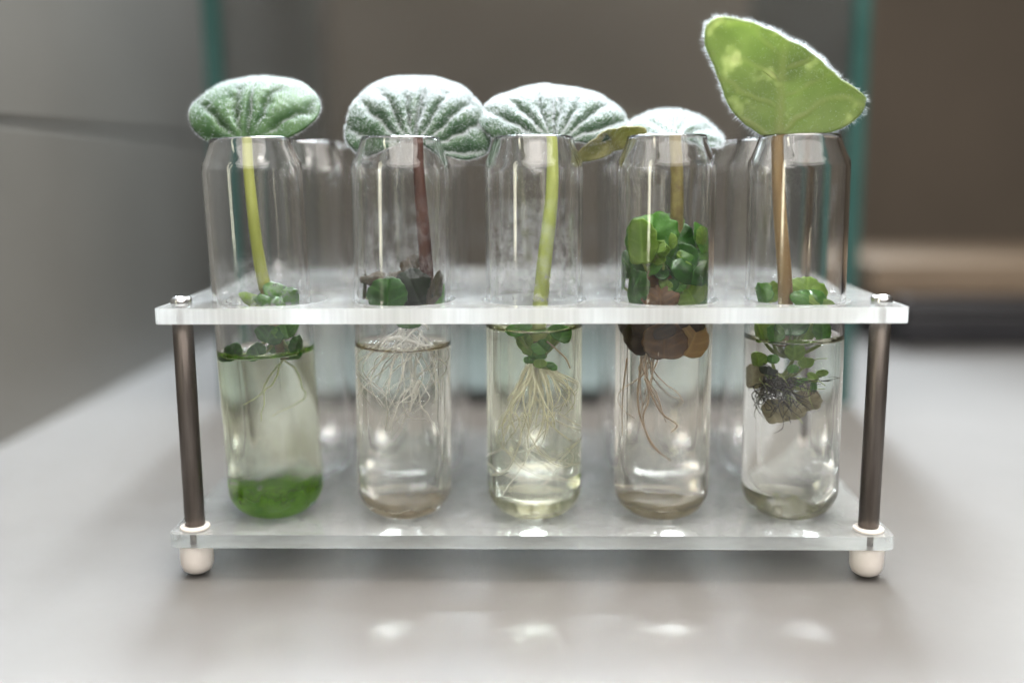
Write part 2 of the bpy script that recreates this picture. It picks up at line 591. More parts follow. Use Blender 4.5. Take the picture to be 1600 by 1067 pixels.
def glass_mesh(level=None, seg=72):
    op, ip = outer_profile(), inner_profile()
    V, Fc = lathe(op, seg)
    Fc = [tuple(reversed(f)) for f in Fc] if False else Fc
    if level is None:
        prof = ip
    else:
        prof = [(r_inner(level), level)] + [q for q in ip if q[1] > level + 0.5]
    V2, F2 = lathe(prof, seg)
    n = len(V)
    V += V2
    Fc += [tuple(i + n for i in reversed(f)) for f in F2]
    return V, Fc


def water_mesh(level, seg=72):
    """side and floor meet the glass (slot 1); the free surface with its meniscus is slot 0"""
    ip = [q for q in inner_profile() if q[1] < level - 0.5] + [(r_inner(level), level)]
    V, Fc = lathe(ip, seg)
    fm = [1] * len(Fc)
    ri = r_inner(level)
    top = [(ri, level), (ri - 0.25, level - 0.75), (ri - 0.7, level - 1.4), (ri - 1.5, level - 1.9), (ri - 2.8, level - 2.1), (ri - 6, level - 2.15), (0, level - 2.15)]
    V2, F2 = lathe(top, seg)
    n = len(V); V += V2
    F2 = [tuple(i + n for i in f) for f in F2]
    Fc += F2; fm += [0] * len(F2)
    return V, Fc, fm


def water_mats(name, col):
    return [glass(name + '_surface', 1.333, (1, 1, 1)), glass(name + '_body', 1.333 / 1.49, col)]


back_me = None
def make_tube(x, y, level=None, wcol=(1, 1, 1), label='', lean=(0, 0), cond=None, mats=None):
    global back_me
    t = tag(empty('test_tube', (x, y, TUBE_Z)), label, 'test tube', 'tubes in the acrylic rack')
    t.rotation_euler = (R(lean[1]), R(lean[0]), 0)
    if level is None:
        if back_me is None:
            V, Fc = glass_mesh(None, 56)
            g = mesh_obj('glass_wall', V, Fc, M_glass_back, t); back_me = g.data
        else:
            g = bpy.data.objects.new('glass_wall', back_me); COL.objects.link(g); g.parent = t
    else:
        V, Fc = glass_mesh(level - TUBE_Z)
        mesh_obj('glass_wall', V, Fc, M_glass, t)
        V, Fc, fm = water_mesh(level - TUBE_Z)
        mesh_obj('water', V, Fc, water_mats('water', wcol), t, fmat=fm)
    if cond:
        for z0, z1, m in cond:
            prof = [(r_inner(z) - 0.06, z) for z in [z0 + (z1 - z0) * k / 6 for k in range(7)]]
            V, Fc = lathe(prof, 72)
            mesh_obj('condensation', V, Fc, m, t)
    return t


FOG = lambda n, s, lo, hi, a, vec=None, zf=None: thin_film(n, ((0.86, 0.88, 0.90), (0.9, 0.9, 0.9)), s, lo, hi, 0.55, vec, zf, a, True)
fog_a = FOG('condensation_dense', 420, 0.44, 0.66, 0.75, (1, 1, 0.7), (66, 104))
fog_b = FOG('condensation_light', 380, 0.46, 0.72, 0.62, (1, 1, 0.6), (76, 102))
fog_c = FOG('condensation_faint', 120, 0.50, 0.85, 0.22, (1, 1, 0.25))

fog_1 = FOG('condensation_low', 380, 0.42, 0.68, 0.75, (1, 1, 0.8), (67, 84))
T = []
T.append(make_tube(-83.2, 0, 69.6, (0.97, 0.99, 0.91), 'leftmost front tube with green algae at the bottom', (-1.6, 0),
                   [(66, 90, fog_1)]))
T.append(make_tube(-42.0, 0, 71.6, (0.985, 0.98, 0.95), 'second front tube from the left, with red stem and fine white roots', (0.7, 0),
                   [(77, 104, fog_b)]))
T.append(make_tube(-0.2, 0, 77.5, (0.97, 0.98, 0.92), 'middle front tube with a pale green stem and white root bundle', (0, 0),
                   [(70, 100, fog_a)]))
T.append(make_tube(40.3, 0, 83.5, (0.98, 0.965, 0.93), 'fourth front tube from the left, packed with round green leaflets', (-0.2, 0),
                   [(92, 104, fog_c)]))
T.append(make_tube(81.2, 0, 73.8, (0.985, 0.985, 0.965), 'rightmost front tube holding a dark tangled root ball', (-0.8, 0),
                   [(70, 104, fog_c)]))
ordn = ['leftmost', 'second from the left', 'middle', 'fourth from the left', 'rightmost']
for j, row in ((1, 'middle row'), (2, 'back row')):
    for i in range(5):
        make_tube((i - 2) * PITCH_T + random.uniform(-.5, .5), j * PITCH_T + random.uniform(-.4, .4), None,
                  label=f'empty clear glass tube, {ordn[i]} in the {row} of the rack', lean=(random.uniform(-.6, .6), random.uniform(-.4, .4)))


# ------------------------------------------------------------------ deposits in the tubes
def deposit(name, parent, ztop, m, slope=0.0, wob=0.8, fill=True, off=0.12, zmin=1.4):
    """layer that follows the inner bottom of the tube up to a ragged, slanted top"""
    seg, rings = 64, 12
    V, Fc = [], []
    V.append((0, 0, 2.1))
    rows = []
    for k in range(1, rings + 1):
        row = []
        for i in range(seg):
            a = 2 * math.pi * i / seg
            zt = ztop + slope * math.cos(a) + wob * noise.noise(Vector((math.cos(a) * 2, math.sin(a) * 2, ztop)))
            f = k / rings
            if f < 0.4:
                r = 5.4 * f / 0.4; z = 2.0
            else:
                z = 1.5 + (zt - 1.5) * (f - 0.4) / 0.6
                r = r_inner(z) - off
                z += 0.15
            row.append(len(V)); V.append((r * math.cos(a), r * math.sin(a), z))
        rows.append(row)
    for i in range(seg): Fc.append((0, rows[0][i], rows[0][(i + 1) % seg]))
    for A, B in zip(rows, rows[1:]):
        for i in range(seg):
            j = (i + 1) % seg
            Fc.append((A[i], A[j], B[j], B[i]))
    return mesh_obj(name, V, Fc, m, parent)


algae = thin_film('algae_green', ((0.08, 0.22, 0.015), (0.18, 0.38, 0.04)), 260, 0.35, 0.6, 0.6, None, (4.5, 13.0), 0.96)
silt2 = thin_film('silt_brown', ((0.30, 0.24, 0.15), (0.45, 0.38, 0.27)), 220, 0.3, 0.7, 0.6, None, (2.0, 9.0), 0.7)
silt3 = thin_film('silt_yellow', ((0.42, 0.42, 0.20), (0.60, 0.60, 0.38)), 160, 0.35, 0.7, 0.6, None, (1.0, 8.0), 0.5)
silt4 = thin_film('silt_olive', ((0.26, 0.22, 0.13), (0.40, 0.36, 0.24)), 220, 0.3, 0.7, 0.6, None, (3.5, 8.0), 0.72)
silt5 = thin_film('silt_dark', ((0.05, 0.06, 0.03), (0.35, 0.36, 0.22)), 120, 0.45, 0.65, 0.5, None, (1.0, 8.5), 0.7)
deposit('algae_deposit', T[0], 11.8, algae, 1.6, 2.4)
deposit('sediment', T[1], 9.0, silt2, 0.6, 1.0)
deposit('sediment', T[2], 8.0, silt3, 0.0, 1.5)
deposit('sediment', T[3], 8.5, silt4, 0.3, 0.6)
deposit('sediment', T[4], 8.5, silt5, -2.0, 2.0)
# yellowish film on the tube wall in tube 1 and tube 3
def wall_film(parent, z0, z1, a0, a1, m, name='algae_film'):
    V, Fc = [], []
    nz, na = 10, 24
    for k in range(nz + 1):
        z = z0 + (z1 - z0) * k / nz
        for i in range(na + 1):
            a = R(a0 + (a1 - a0) * i / na)
            r = r_inner(z) - 0.15
            V.append((r * math.cos(a), r * math.sin(a), z))
    for k in range(nz):
        for i in range(na):
            b = k * (na + 1) + i
            Fc.append((b, b + 1, b + na + 2, b + na + 1))
    return mesh_obj(name, V, Fc, m, parent)
film1 = thin_film('algae_film_green', ((0.30, 0.36, 0.08), (0.45, 0.50, 0.16)), 90, 0.42, 0.85, 0.6, (1, 1, 0.5), None, 0.3)
film3 = thin_film('algae_film_yellow', ((0.50, 0.50, 0.20), (0.66, 0.65, 0.36)), 70, 0.48, 0.8, 0.6, (1, 1, 0.4), None, 0.35)
wall_film(T[0], 16, 53, 20, 160, film1)
wall_film(T[0], 14, 50, -60, 20, film1)
wall_film(T[2], 12, 55, 0, 180, film3)


# ------------------------------------------------------------------ leaves, hair, stems, roots
HAIR = soft_mat('leaf_hair_white', (0.52, 0.56, 0.58), (0.64, 0.67, 0.69), 50, 0.5, 0.6)


def polar(outline, c):
    pts = sorted((math.atan2(b - c[1], a - c[0]), math.hypot(a - c[0], b - c[1])) for a, b in outline)
    def f(th):
        th = (th + math.pi) % (2 * math.pi) - math.pi
        n = len(pts)
        for i in range(n):
            a0, r0 = pts[i]
            a1, r1 = pts[(i + 1) % n]
            if i == n - 1: a1 += 2 * math.pi
            t = th
            if i == n - 1 and th < a0: t = th + 2 * math.pi
            if a0 <= t <= a1:
                u = (t - a0) / max(1e-9, a1 - a0)
                rm, rp = pts[i - 1][1], pts[(i + 2) % n][1]
                return 0.5 * (r0 + (r1 - r0) * u) + 0.25 * ((2 * r0) + (r1 - rm) * u + (2 * rm - 5 * r0 + 4 * r1 - rp) * u * u + (3 * r0 - rm - 3 * r1 + rp) * u ** 3)
        return pts[0][1]
    return f


def ellipse_outline(rx, ry, cy, notch=0.0, n=20):
    o = []
    for k in range(n):
        a = -math.pi / 2 + 2 * math.pi * k / n
        s = 1.0 - (notch if k == 0 else (notch * 0.35 if k in (1, n - 1) else 0))
        o.append((rx * math.cos(a), cy + ry * math.sin(a) * s))
    return o


class Leaf:
    def __init__(self, outline, centre, base, X, B, N, hfun, veinfun):
        self.rf = polar(outline, centre); self.c = centre
        self.o, self.X, self.B, self.N = Vector(base), Vector(X).normalized(), Vector(B).normalized(), Vector(N).normalized()
        self.h, self.v, self.clamp = hfun, veinfun, None
    def ab(self, rho, th):
        r = self.rf(th) * rho
        return self.c[0] + r * math.cos(th), self.c[1] + r * math.sin(th)
    def P(self, rho, th):
        a, b = self.ab(rho, th)
        p = self.o + self.X * a + self.B * b + self.N * self.h(a, b, rho)
        if self.clamp is not None:          # pressed against the inside of the tube
            ax = self.clamp(p.z)
            if abs(ax) > 1e6: return p
            d = math.hypot(p.x - ax, p.y)
            if d > 13.2:
                k = 13.2 / d
                p.x = ax + (p.x - ax) * k; p.y *= k
        return p
    def normal(self, rho, th):
        e = 0.012
        rho = max(0.03, min(rho, 0.985))
        d1 = self.P(rho + e, th) - self.P(rho - e, th)
        d2 = self.P(rho, th + e) - self.P(rho, th - e)
        return d1.cross(d2).normalized()


def build_leaf(name, L, m, parent, rings=30, segs=120, thick=0.7):
    V, Fc, A = [L.P(0, 0)], [], [0.0]
    def vv(rho, th):
        a, b = L.ab(rho, th)
        return L.v(a, b)
    A[0] = vv(0, 0)
    rows = []
    for k in range(1, rings + 1):
        row = []
        for i in range(segs):
            th = 2 * math.pi * i / segs - math.pi
            row.append(len(V)); V.append(L.P(k / rings, th)); A.append(vv(k / rings, th))
        rows.append(row)
    for i in range(segs): Fc.append((0, rows[0][i], rows[0][(i + 1) % segs]))
    for Ra, Rb in zip(rows, rows[1:]):
        for i in range(segs):
            j = (i + 1) % segs
            Fc.append((Ra[i], Rb[i], Rb[j], Ra[j]))
    o = mesh_obj(name, V, Fc, m, parent)
    at_ = o.data.attributes.new('vein', 'FLOAT', 'POINT')
    at_.data.foreach_set('value', A)
    if thick:
        md = o.modifiers.new('thickness', 'SOLIDIFY')
        md.thickness = thick * S; md.offset = -1
    return o


def hairs(name, samples, parent, w=0.05, m=None):
    """samples: (root, direction, length)"""
    V, Fc = [], []
    for p, d, l in samples:
        d = d.normalized()
        s = d.cross(Vector((random.uniform(-1, 1), random.uniform(-1, 1), random.uniform(-1, 1))))
        if s.length < 1e-5: continue
        s.normalize()
        bend = Vector((random.gauss(0, .2), random.gauss(0, .2), random.gauss(0, .2)))
        n = len(V)
        q = p + d * l * 0.55
        e = p + (d + bend).normalized() * l
        V += [p - s * w / 2, p + s * w / 2, q + s * w * 0.38, q - s * w * 0.38, e]
        Fc += [(n, n + 1, n + 2, n + 3), (n + 3, n + 2, n + 4)]
    o = mesh_obj(name, V, Fc, m or HAIR, parent, smooth=False)
    o['kind'] = 'stuff'
    return o


def leaf_hairs(L, parent, n, lmin, lmax, w=0.05, under=0, edge=0, jitter=0.35, edge_w=None, dens=False):
    s = []
    for _ in range(n):
        rho = math.sqrt(random.random()); th = random.uniform(-math.pi, math.pi)
        nn = L.normal(rho, th)
        if random.random() > 0.22 + 0.78 * max(0.0, min(1.0, nn.z * 1.8 - 0.55)) and dens: continue
        d = nn + Vector((random.gauss(0, jitter), random.gauss(0, jitter), random.gauss(0, jitter)))
        s.append((L.P(rho, th), d, random.uniform(lmin, lmax)))
    for _ in range(under):
        rho = math.sqrt(random.random()); th = random.uniform(-math.pi, math.pi)
        nn = -L.normal(rho, th)
        d = nn + Vector((random.gauss(0, jitter), random.gauss(0, jitter), random.gauss(0, jitter)))
        s.append((L.P(rho, th) + nn * 0.6, d, random.uniform(lmin, lmax) * 0.7))
    for _ in range(edge):
        th = random.uniform(-math.pi, math.pi)
        if edge_w is not None and random.random() > edge_w(th): continue
        p = L.P(1, th); out = (p - L.P(0.96, th)).normalized()
        d = out + L.normal(0.98, th) * random.uniform(-0.3, 0.9) + Vector((random.gauss(0, .25), random.gauss(0, .25), random.gauss(0, .25)))
        s.append((p - L.normal(0.98, th) * random.uniform(0, 0.6), d, random.uniform(lmin, lmax)))
    return hairs('leaf_hair', s, parent, w)


def vein_pattern(sp=7.0, k=0.55, w=0.9, b0=2.0, wm=0.8, sd=1.0, pillow=False):
    """midrib plus side veins that leave it at a slant, bow outwards and wander a little"""
    def f(a, b):
        n1 = noise.noise(Vector((a * .07, b * .07, sd * 3.7))) * 0.55 * sp + noise.noise(Vector((a * .22, b * .22, sd))) * 0.16 * sp
        side = 0.45 * sp if a > 0 else 0.0
        bb = b - b0 - side - k * abs(a) + k * 0.022 * a * a + n1
        ph = bb / sp
        if pillow:
            v = (1 - abs(math.sin(math.pi * (ph + 0.5) - math.pi / 2))) ** 1.25 * min(1.0, 0.4 + abs(a) / 6.0)
        else:
            d = abs(ph - round(ph)) * sp
            v = math.exp(-(d / w) ** 2) * min(1.0, 0.35 + abs(a) / 4.0)
        return max(v, math.exp(-(a / wm) ** 2) if b > 0 else 0)
    return f


def radiating(step=0.30, sd=1.0, wm=0.7):
    """furrows that fan out from the leaf base, with finer puckers between them"""
    def f(a, b):
        bb = b + 3.0
        r = math.hypot(a, bb)
        phi = math.atan2(bb, abs(a)) - 0.006 * r
        ph = phi / step + (0.45 if a > 0 else 0.1) + 0.40 * noise.noise(Vector((a * .09, b * .09, sd * 3.7))) + 0.14 * noise.noise(Vector((a * .3, b * .3, sd)))
        v = (1 - abs(math.sin(math.pi * ph))) ** 1.5 * min(1.0, max(0.0, (r - 3.0) / 8.0))
        d2 = abs((r / 2.6 + 0.5 * noise.noise(Vector((a * .25, b * .25, sd + 4)))) % 1.0 - 0.5)
        v = 0.92 * v + 0.07 * (1 - 2 * d2) * min(1.0, r / 10)
        return min(1.0, max(v, 0.8 * math.exp(-(a / wm) ** 2) if b > 0 else 0))
    return f


def stem(name, pts, r, m, parent, hair=0, hl=1.0, sides=14, n=26):
    path = smooth_path(pts, n)
    rr = [r[0] + (r[1] - r[0]) * k / n + 0.06 * noise.noise(Vector((k * 0.35, r[0], 3.1))) for k in range(n + 1)]
    V, Fc = tube_path(path, rr, sides)
    o = mesh_obj(name, V, Fc, m, parent)
    if hair:
        s = []
        for _ in range(hair):
            k = random.uniform(0, n - 0.01); i = int(k); u = k - i
            p = path[i].lerp(path[i + 1], u); t = (path[i + 1] - path[i]).normalized()
            a = random.uniform(0, 2 * math.pi)
            x = t.cross(Vector((0, 1, 0))).normalized(); y = t.cross(x)
            d = x * math.cos(a) + y * math.sin(a)
            s.append((p + d * rr[i] * 0.95, d + t * random.uniform(-.3, .4), random.uniform(0.5, 1.0) * hl))
        hairs('stem_hair', s, o, 0.045)
    return o


def leaflet(parent, c, rx, ry, facing, m, roll=0.0, cup=0.12, name='leaflet', hair=0, seg=60, thick=0.28, notch=0.14, wav=0.16, hl=0.8, stalk=None, hk=3, clamp=None):
    """small round leaf centred at c; facing = direction its upper side looks to; stalk = point its stalk runs to"""
    N = Vector(facing).normalized()
    ref = Vector((0, 0, 1)) if abs(N.z) < 0.95 else Vector((0, 1, 0))
    X = ref.cross(N).normalized(); B = N.cross(X)
    Rm = Matrix.Rotation(R(roll), 3, N)
    X, B = Rm @ X, Rm @ B
    sd = random.random() * 50
    rm = max(rx, ry)
    out = [(a * (1 + wav * noise.noise(Vector((a * .5, b * .5, sd)))), b * (1 + wav * noise.noise(Vector((b * .5, a * .5, sd + 9))))) for a, b in ellipse_outline(rx, ry, ry, notch)]
    cre = random.randint(11, 16)
    fold = random.uniform(0.05, 0.32)
    cup = cup * random.choice((1.0, 1.4, 0.4, -0.9))
    rx *= random.uniform(0.86, 1.08); ry *= random.uniform(0.92, 1.12)
    def h(a, b, rho):
        th = math.atan2(b - ry, a)
        return (-cup * rm * rho * rho + fold * abs(a) + 0.02 * rm * rho ** 3 * math.sin(cre * 0.5 * th + sd)
                - 0.25 * math.exp(-(a / 0.5) ** 2) + 0.10 * rm * noise.noise(Vector((a * .28, b * .28, sd))))
    L = Leaf(out, (0, ry), Vector(c) - B * ry, X, B, N, h, vein_pattern(ry * 0.55, 0.6, 0.30, 1.0, 0.35, sd))
    rf0 = L.rf
    L.clamp = clamp or AXIS.get(parent.name)
    L.rf = lambda th: rf0(th) * (1 + 0.024 * math.sin(cre * th) * (1 if math.sin(th) > -0.8 else 0))
    o = build_leaf(name, L, m, parent, 12, seg, thick)
    if hair:
        leaf_hairs(L, o, hair // hk, hl * .5, hl, 0.03, edge=hair // 2)
    if stalk is not None:
        b0 = L.P(0.86, -math.pi / 2) - N * 0.5
        q = Vector(stalk)
        mid = b0.lerp(q, 0.5) - B * 1.2 + Vector((0, 1.0, 0))
        V, Fc = tube_path(smooth_path([b0, mid, q], 10), [0.42 + 0.03 * k for k in range(11)], 7)
        mesh_obj('stalk', V, Fc, STALK, o)
    return o


def root_walk(start, d, length, wig, r0, r1, cx, V, Fc, rmax=12.3, grav=0.05, sides=5, zmin=4):
    p = Vector(start); d = Vector(d).normalized()
    n = max(6, int(length / 1.3))
    pts = [p.copy()]
    for k in range(n):
        d = d + Vector((random.gauss(0, wig), random.gauss(0, wig), random.gauss(0, wig) - grav))
        rad = math.hypot(p.x - cx, p.y)
        if rad > rmax * 0.8:
            inw = Vector((cx - p.x, -p.y, 0)).normalized()
            d += inw * (rad / rmax - 0.75) * 2.2
        if p.z < zmin + 15: d.z += 0.15
        d.normalize()
        p = p + d * (length / n)
        pts.append(p.copy())
    rr = [r0 + (r1 - r0) * k / n for k in range(n + 1)]
    tube_path(pts, rr, sides, V, Fc)
    return pts


LEAF_A = leaf_mat('leaf_green_soft', (0.028, 0.08, 0.028), (0.065, 0.135, 0.05), (0.20, 0.36, 0.08), (0.012, 0.040, 0.014), 0.25, 0.55, 180, 0.3)  # darker vein colour paints shade into the leaf furrows
LEAF_B = leaf_mat('leaf_green_silvery', (0.02, 0.06, 0.028), (0.05, 0.10, 0.05), (0.16, 0.30, 0.10), (0.008, 0.025, 0.012), 0.2, 0.5, 180, 0.4)  # furrow shade is put into the dark vein colour here too
LEAF_U = leaf_mat('leaf_backlit_yellow_green', (0.12, 0.17, 0.06), (0.22, 0.27, 0.11), (0.42, 0.51, 0.20), (0.20, 0.21, 0.10), 0.5, 0.55, 130, 0.1, (0.70, 0.72, 0.42))
LEAF_O = leaf_mat('leaf_olive_underside', (0.13, 0.13, 0.05), (0.22, 0.20, 0.09), (0.38, 0.40, 0.12), (0.2, 0.2, 0.1), 0.3, 0.6, 180)
LF_DARK = leaf_mat('leaflet_dark_green', (0.009, 0.046, 0.007), (0.027, 0.105, 0.015), (0.10, 0.34, 0.03), None, 0.3, 0.28, 300)
LF_MID = leaf_mat('leaflet_green', (0.032, 0.115, 0.014), (0.070, 0.195, 0.028), (0.20, 0.50, 0.055), None, 0.4, 0.32, 300)
LF_LIGHT = leaf_mat('leaflet_yellow_green', (0.11, 0.20, 0.03), (0.19, 0.29, 0.055), (0.42, 0.62, 0.13), None, 0.5, 0.45, 260)
LF_BLACK = leaf_mat('leaflet_blackish', (0.004, 0.009, 0.005), (0.008, 0.018, 0.008), (0.04, 0.09, 0.02), None, 0.15, 0.6, 300)
LF_PINK = leaf_mat('leaf_pink_underside', (0.03, 0.035, 0.02), (0.075, 0.055, 0.04), (0.16, 0.13, 0.07), None, 0.4, 0.5, 300)
LF_BROWN = leaf_mat('withered_leaf_brown', (0.055, 0.026, 0.010), (0.13, 0.068, 0.026), (0.42, 0.22, 0.07), None, 0.35, 0.45, 300)
LF_AMBER = leaf_mat('withered_leaf_amber', (0.30, 0.19, 0.08), (0.45, 0.32, 0.15), (0.75, 0.55, 0.25), None, 0.55, 0.4, 160)
LF_DKBROWN = leaf_mat('withered_leaf_dark', (0.02, 0.012, 0.008), (0.05, 0.03, 0.015), (0.10, 0.05, 0.02), None, 0.2, 0.5, 300)
LF_BEIGE = leaf_mat('withered_leaf_beige', (0.25, 0.22, 0.13), (0.42, 0.38, 0.26), (0.6, 0.55, 0.35), None, 0.5, 0.5, 200)
STALK = soft_mat('leaflet_stalk', (0.20, 0.28, 0.07), (0.34, 0.40, 0.14), 90, 0.4, 0.45)
ST_YEL = soft_mat('stem_yellow_green', (0.28, 0.31, 0.07), (0.38, 0.40, 0.12), 120, 0.35, 0.4, (1, 1, 0.25))
ST_RED = soft_mat('stem_red_brown', (0.045, 0.018, 0.013), (0.095, 0.042, 0.03), 150, 0.25, 0.45, (1, 1, 0.35))
ST_GRN = soft_mat('stem_pale_green', (0.31, 0.36, 0.09), (0.40, 0.45, 0.14), 100, 0.35, 0.4, (1, 1, 0.3))
ST_OLV = soft_mat('stem_olive_brown', (0.13, 0.10, 0.035), (0.24, 0.21, 0.07), 200, 0.3, 0.5)
ST_TAN = soft_mat('stem_tan', (0.21, 0.135, 0.06), (0.32, 0.225, 0.11), 130, 0.3, 0.45, (1, 1, 0.3))
ROOT_W = soft_mat('root_white', (0.86, 0.85, 0.80), (0.93, 0.92, 0.89), 80, 0.45, 0.5)
ROOT_Y = soft_mat('root_cream', (0.80, 0.77, 0.62), (0.90, 0.88, 0.76), 80, 0.45, 0.5)
ROOT_B = soft_mat('root_brown', (0.42, 0.31, 0.21), (0.60, 0.48, 0.36), 80, 0.4, 0.5)
ROOT_K = soft_mat('root_black', (0.012, 0.010, 0.008), (0.03, 0.022, 0.016), 80, 0.1, 0.5)


def big_leaf(parent, base, m, outline, centre, alpha, roll, yaw, dome, vp, G, nh, hl, seed, edge=500, under=0, name='leaf_blade', thick=0.8, hw=0.05, extra=None, jitter=0.4):
    """alpha: angle of the blade above the horizontal, going away from the viewer"""
    a = R(alpha)
    X = Vector((1, 0, 0)); B = Vector((0, math.cos(a), math.sin(a))); N = Vector((0, -math.sin(a), math.cos(a)))
    Rm = Matrix.Rotation(R(yaw), 3, 'Z') @ Matrix.Rotation(R(roll), 3, 'Y')
    X, B, N = Rm @ X, Rm @ B, Rm @ N
    amax = max(abs(o[0]) for o in outline)
    def h(aa, bb, rho):
        u = aa / amax
        v = vp(aa, bb)
        t = max(0.0, 1 - rho ** 4)
        z = dome[0] * (1 - u * u) + dome[1] * (1 - ((bb - centre[1]) / centre[1]) ** 2) - dome[0] - 0
        z += -G * v * (0.35 + 0.65 * t) * max(0.22, min(1.0, 1.4 - bb / (1.3 * centre[1]))) + 0.7 * noise.noise(Vector((aa * .11, bb * .11, seed)))
        if extra: z += extra(aa, bb, rho)
        return z
    L = Leaf(outline, centre, base, X, B, N, h, vp)
    o = build_leaf(name, L, m, parent, 34, 140, thick)
    if nh: leaf_hairs(L, o, nh, hl[0], hl[1], hw, under=under, edge=edge, jitter=jitter, dens=True)
    return o


# ---- plant 1 (leftmost tube)
def plant(name, label, c):
    return tag(empty(name, c), label, 'plant cutting', 'leaf cuttings rooting in water')


AXIS = {}


def set_axis(P, c, tube):
    lean = tube.rotation_euler.y; bx = tube.location.x / S
    AXIS[P.name] = lambda z: bx + math.sin(lean) * (z + c.z - TUBE_Z) - c.x


def rel(p, c):
    return Vector(p) - Vector(c)


c1 = Vector((-84.5, 0, 60))
P1 = plant('leaf_cutting', 'cutting with the darkest green fuzzy leaf and a yellow green stem, leftmost tube', c1)
set_axis(P1, c1, T[0])
A = lambda px, py, Y, c: at(px, py, Y) - c
stem('petiole', [A(388, 214, 3, c1), A(389, 255, 2, c1), A(396, 330, 0, c1), A(405, 400, -1, c1), A(415, 450, -2, c1)], (1.5, 1.95), ST_YEL, P1, 300, 0.7)
out1 = ellipse_outline(21.0, 15.5, 14.0, 0.10)
big_leaf(P1, A(387, 214, 4, c1), LEAF_A, out1, (0, 14.0), 46, -1, 0, (6.0, 4.5), radiating(0.40, 2.0), 2.8, 8500, (0.5, 1.2), 3.0, 900, hw=0.06)
for px, py, Y, rx, ry, fc, m, h in (
        (440, 456, -5, 6.0, 3.6, (0.1, -0.8, 0.6), LF_MID, 250), (402, 468, -7, 7.5, 2.2, (-0.2, -0.7, 0.7), LF_LIGHT, 0),
        (462, 466, -8, 5.0, 2.8, (0.4, -0.8, 0.5), LF_MID, 120), (428, 470, -10, 6.5, 2.4, (0, -0.8, 0.6), LF_MID, 120),
        (364, 546, -4, 3.6, 2.9, (-0.3, -1, 0.2), LF_DARK, 0), (402, 547, -7, 3.0, 2.6, (0, -1, 0.1), LF_DARK, 0),
        (466, 538, -6, 3.2, 3.4, (0.4, -1, 0.1), LF_DARK, 0), (422, 520, -8, 4.6, 3.0, (0, -1, 0.4), LF_DARK, 0),
        (447, 515, -7, 4.5, 2.6, (0.1, -1, 0.5), LF_MID, 0), (440, 542, -2, 5.0, 3.2, (0, -1, 0.5), LF_MID, 0)):
    leaflet(P1, A(px, py, Y, c1), rx, ry, fc, m, random.uniform(-30, 30), 0.18, hair=h, stalk=A(432, 515 if py > 490 else 480, -2, c1))
stem('stalk', [A(415, 450, -2, c1), A(425, 490, -3, c1), A(435, 530, -3, c1), A(440, 556, -2, c1)], (1.7, 1.4), ST_OLV, P1)
V, Fc = [], []
for k in range(3):
    root_walk(A(435, 556, random.uniform(-3, 3), c1), (random.uniform(-.8, .8), random.uniform(-.5, .5), -1), random.uniform(14, 32), 0.2, 0.22, 0.06, 1.0, V, Fc, 11.5, zmin=-40)
tag(mesh_obj('roots', V, Fc, soft_mat('root_green', (0.45, 0.50, 0.20), (0.6, 0.63, 0.32), 80), P1), kind='stuff')

# ---- plant 2
c2 = Vector((-41.2, 0, 60))
P2 = plant('leaf_cutting', 'cutting with a silvery fuzzy leaf on a dark red brown stem', c2)
set_axis(P2, c2, T[1])
stem('petiole', [A(655, 222, 2, c2), A(656, 270, 1, c2), A(661, 340, 0, c2), A(667, 430, -1, c2), A(664, 470, -1, c2)], (1.55, 2.4), ST_RED, P2, 350, 0.6)
out2 = [(-22, 3), (-23, 10), (-21, 20), (-16.5, 28), (-8, 31.5), (0, 31.2), (8, 29.5), (15, 24.5), (20, 17), (23, 8), (22.0, 3), (17, -1.0), (9, -1.8), (3, -0.8), (0, 0.6), (-4, -0.8), (-10, -2.2), (-17, -1.6)]
big_leaf(P2, A(649, 222, 4, c2), LEAF_B, out2, (0, 15.0), 45, 5, 0, (6.5, 4.0), radiating(0.33, 5.0), 3.6, 46000, (0.4, 1.3), 8.0, 2200, hw=0.07)
for px, py, Y, rx, ry, fc, m, h, rl in (
        (606, 458, -9, 6.2, 5.6, (-0.1, -1, 0.1), LF_DARK, 0, 0), (648, 452, -7, 5.6, 6.2, (0.1, -1, 0), LF_BLACK, 0, 20),
        (680, 452, -6, 2.2, 5.8, (0.6, -0.8, 0), LF_PINK, 60, -25), (692, 466, -4, 3.4, 4.4, (0.6, -0.8, 0.2), LF_MID, 80, 10),
        (605, 430, -1, 9.5, 2.6, (0, -0.75, 0.65), LF_PINK, 300, 8), (642, 410, 0, 3.6, 3.0, (-0.3, -0.8, 0.5), LF_PINK, 120, 30),
        (565, 444, 2, 2.2, 5.0, (-0.6, -0.8, 0.2), LF_PINK, 60, 10), (632, 476, 3, 6.0, 4.0, (0, -0.9, 0.4), LF_DARK, 0, 0),
        (640, 504, -4, 3.8, 1.6, (0, -0.9, 0.4), LF_DARK, 0, 0)):
    leaflet(P2, A(px, py, Y, c2), rx, ry, fc, m, rl, 0.15, hair=h, stalk=A(655, 478, -1, c2))
V, Fc = [], []
for k in range(28):
    s0 = A(640 + random.uniform(-22, 22), 520 + random.uniform(-14, 20), random.uniform(-6, 6), c2)
    root_walk(s0, (random.uniform(-1.5, 1.1), random.uniform(-1, .6), -0.75), random.uniform(16, 36), 0.085, random.uniform(0.24, 0.42), 0.10, -1.0, V, Fc, 12.4, 0.03, zmin=-40)
for k in range(10):
    root_walk(A(650, 590, random.uniform(-5, 2), c2), (random.uniform(-1.2, .8), random.uniform(-1, .6), -0.6), random.uniform(12, 26), 0.2, 0.22, 0.06, -1.0, V, Fc, 12.4, 0.06, zmin=-40)
tag(mesh_obj('roots', V, Fc, ROOT_W, P2), kind='stuff')
V, Fc = [], []
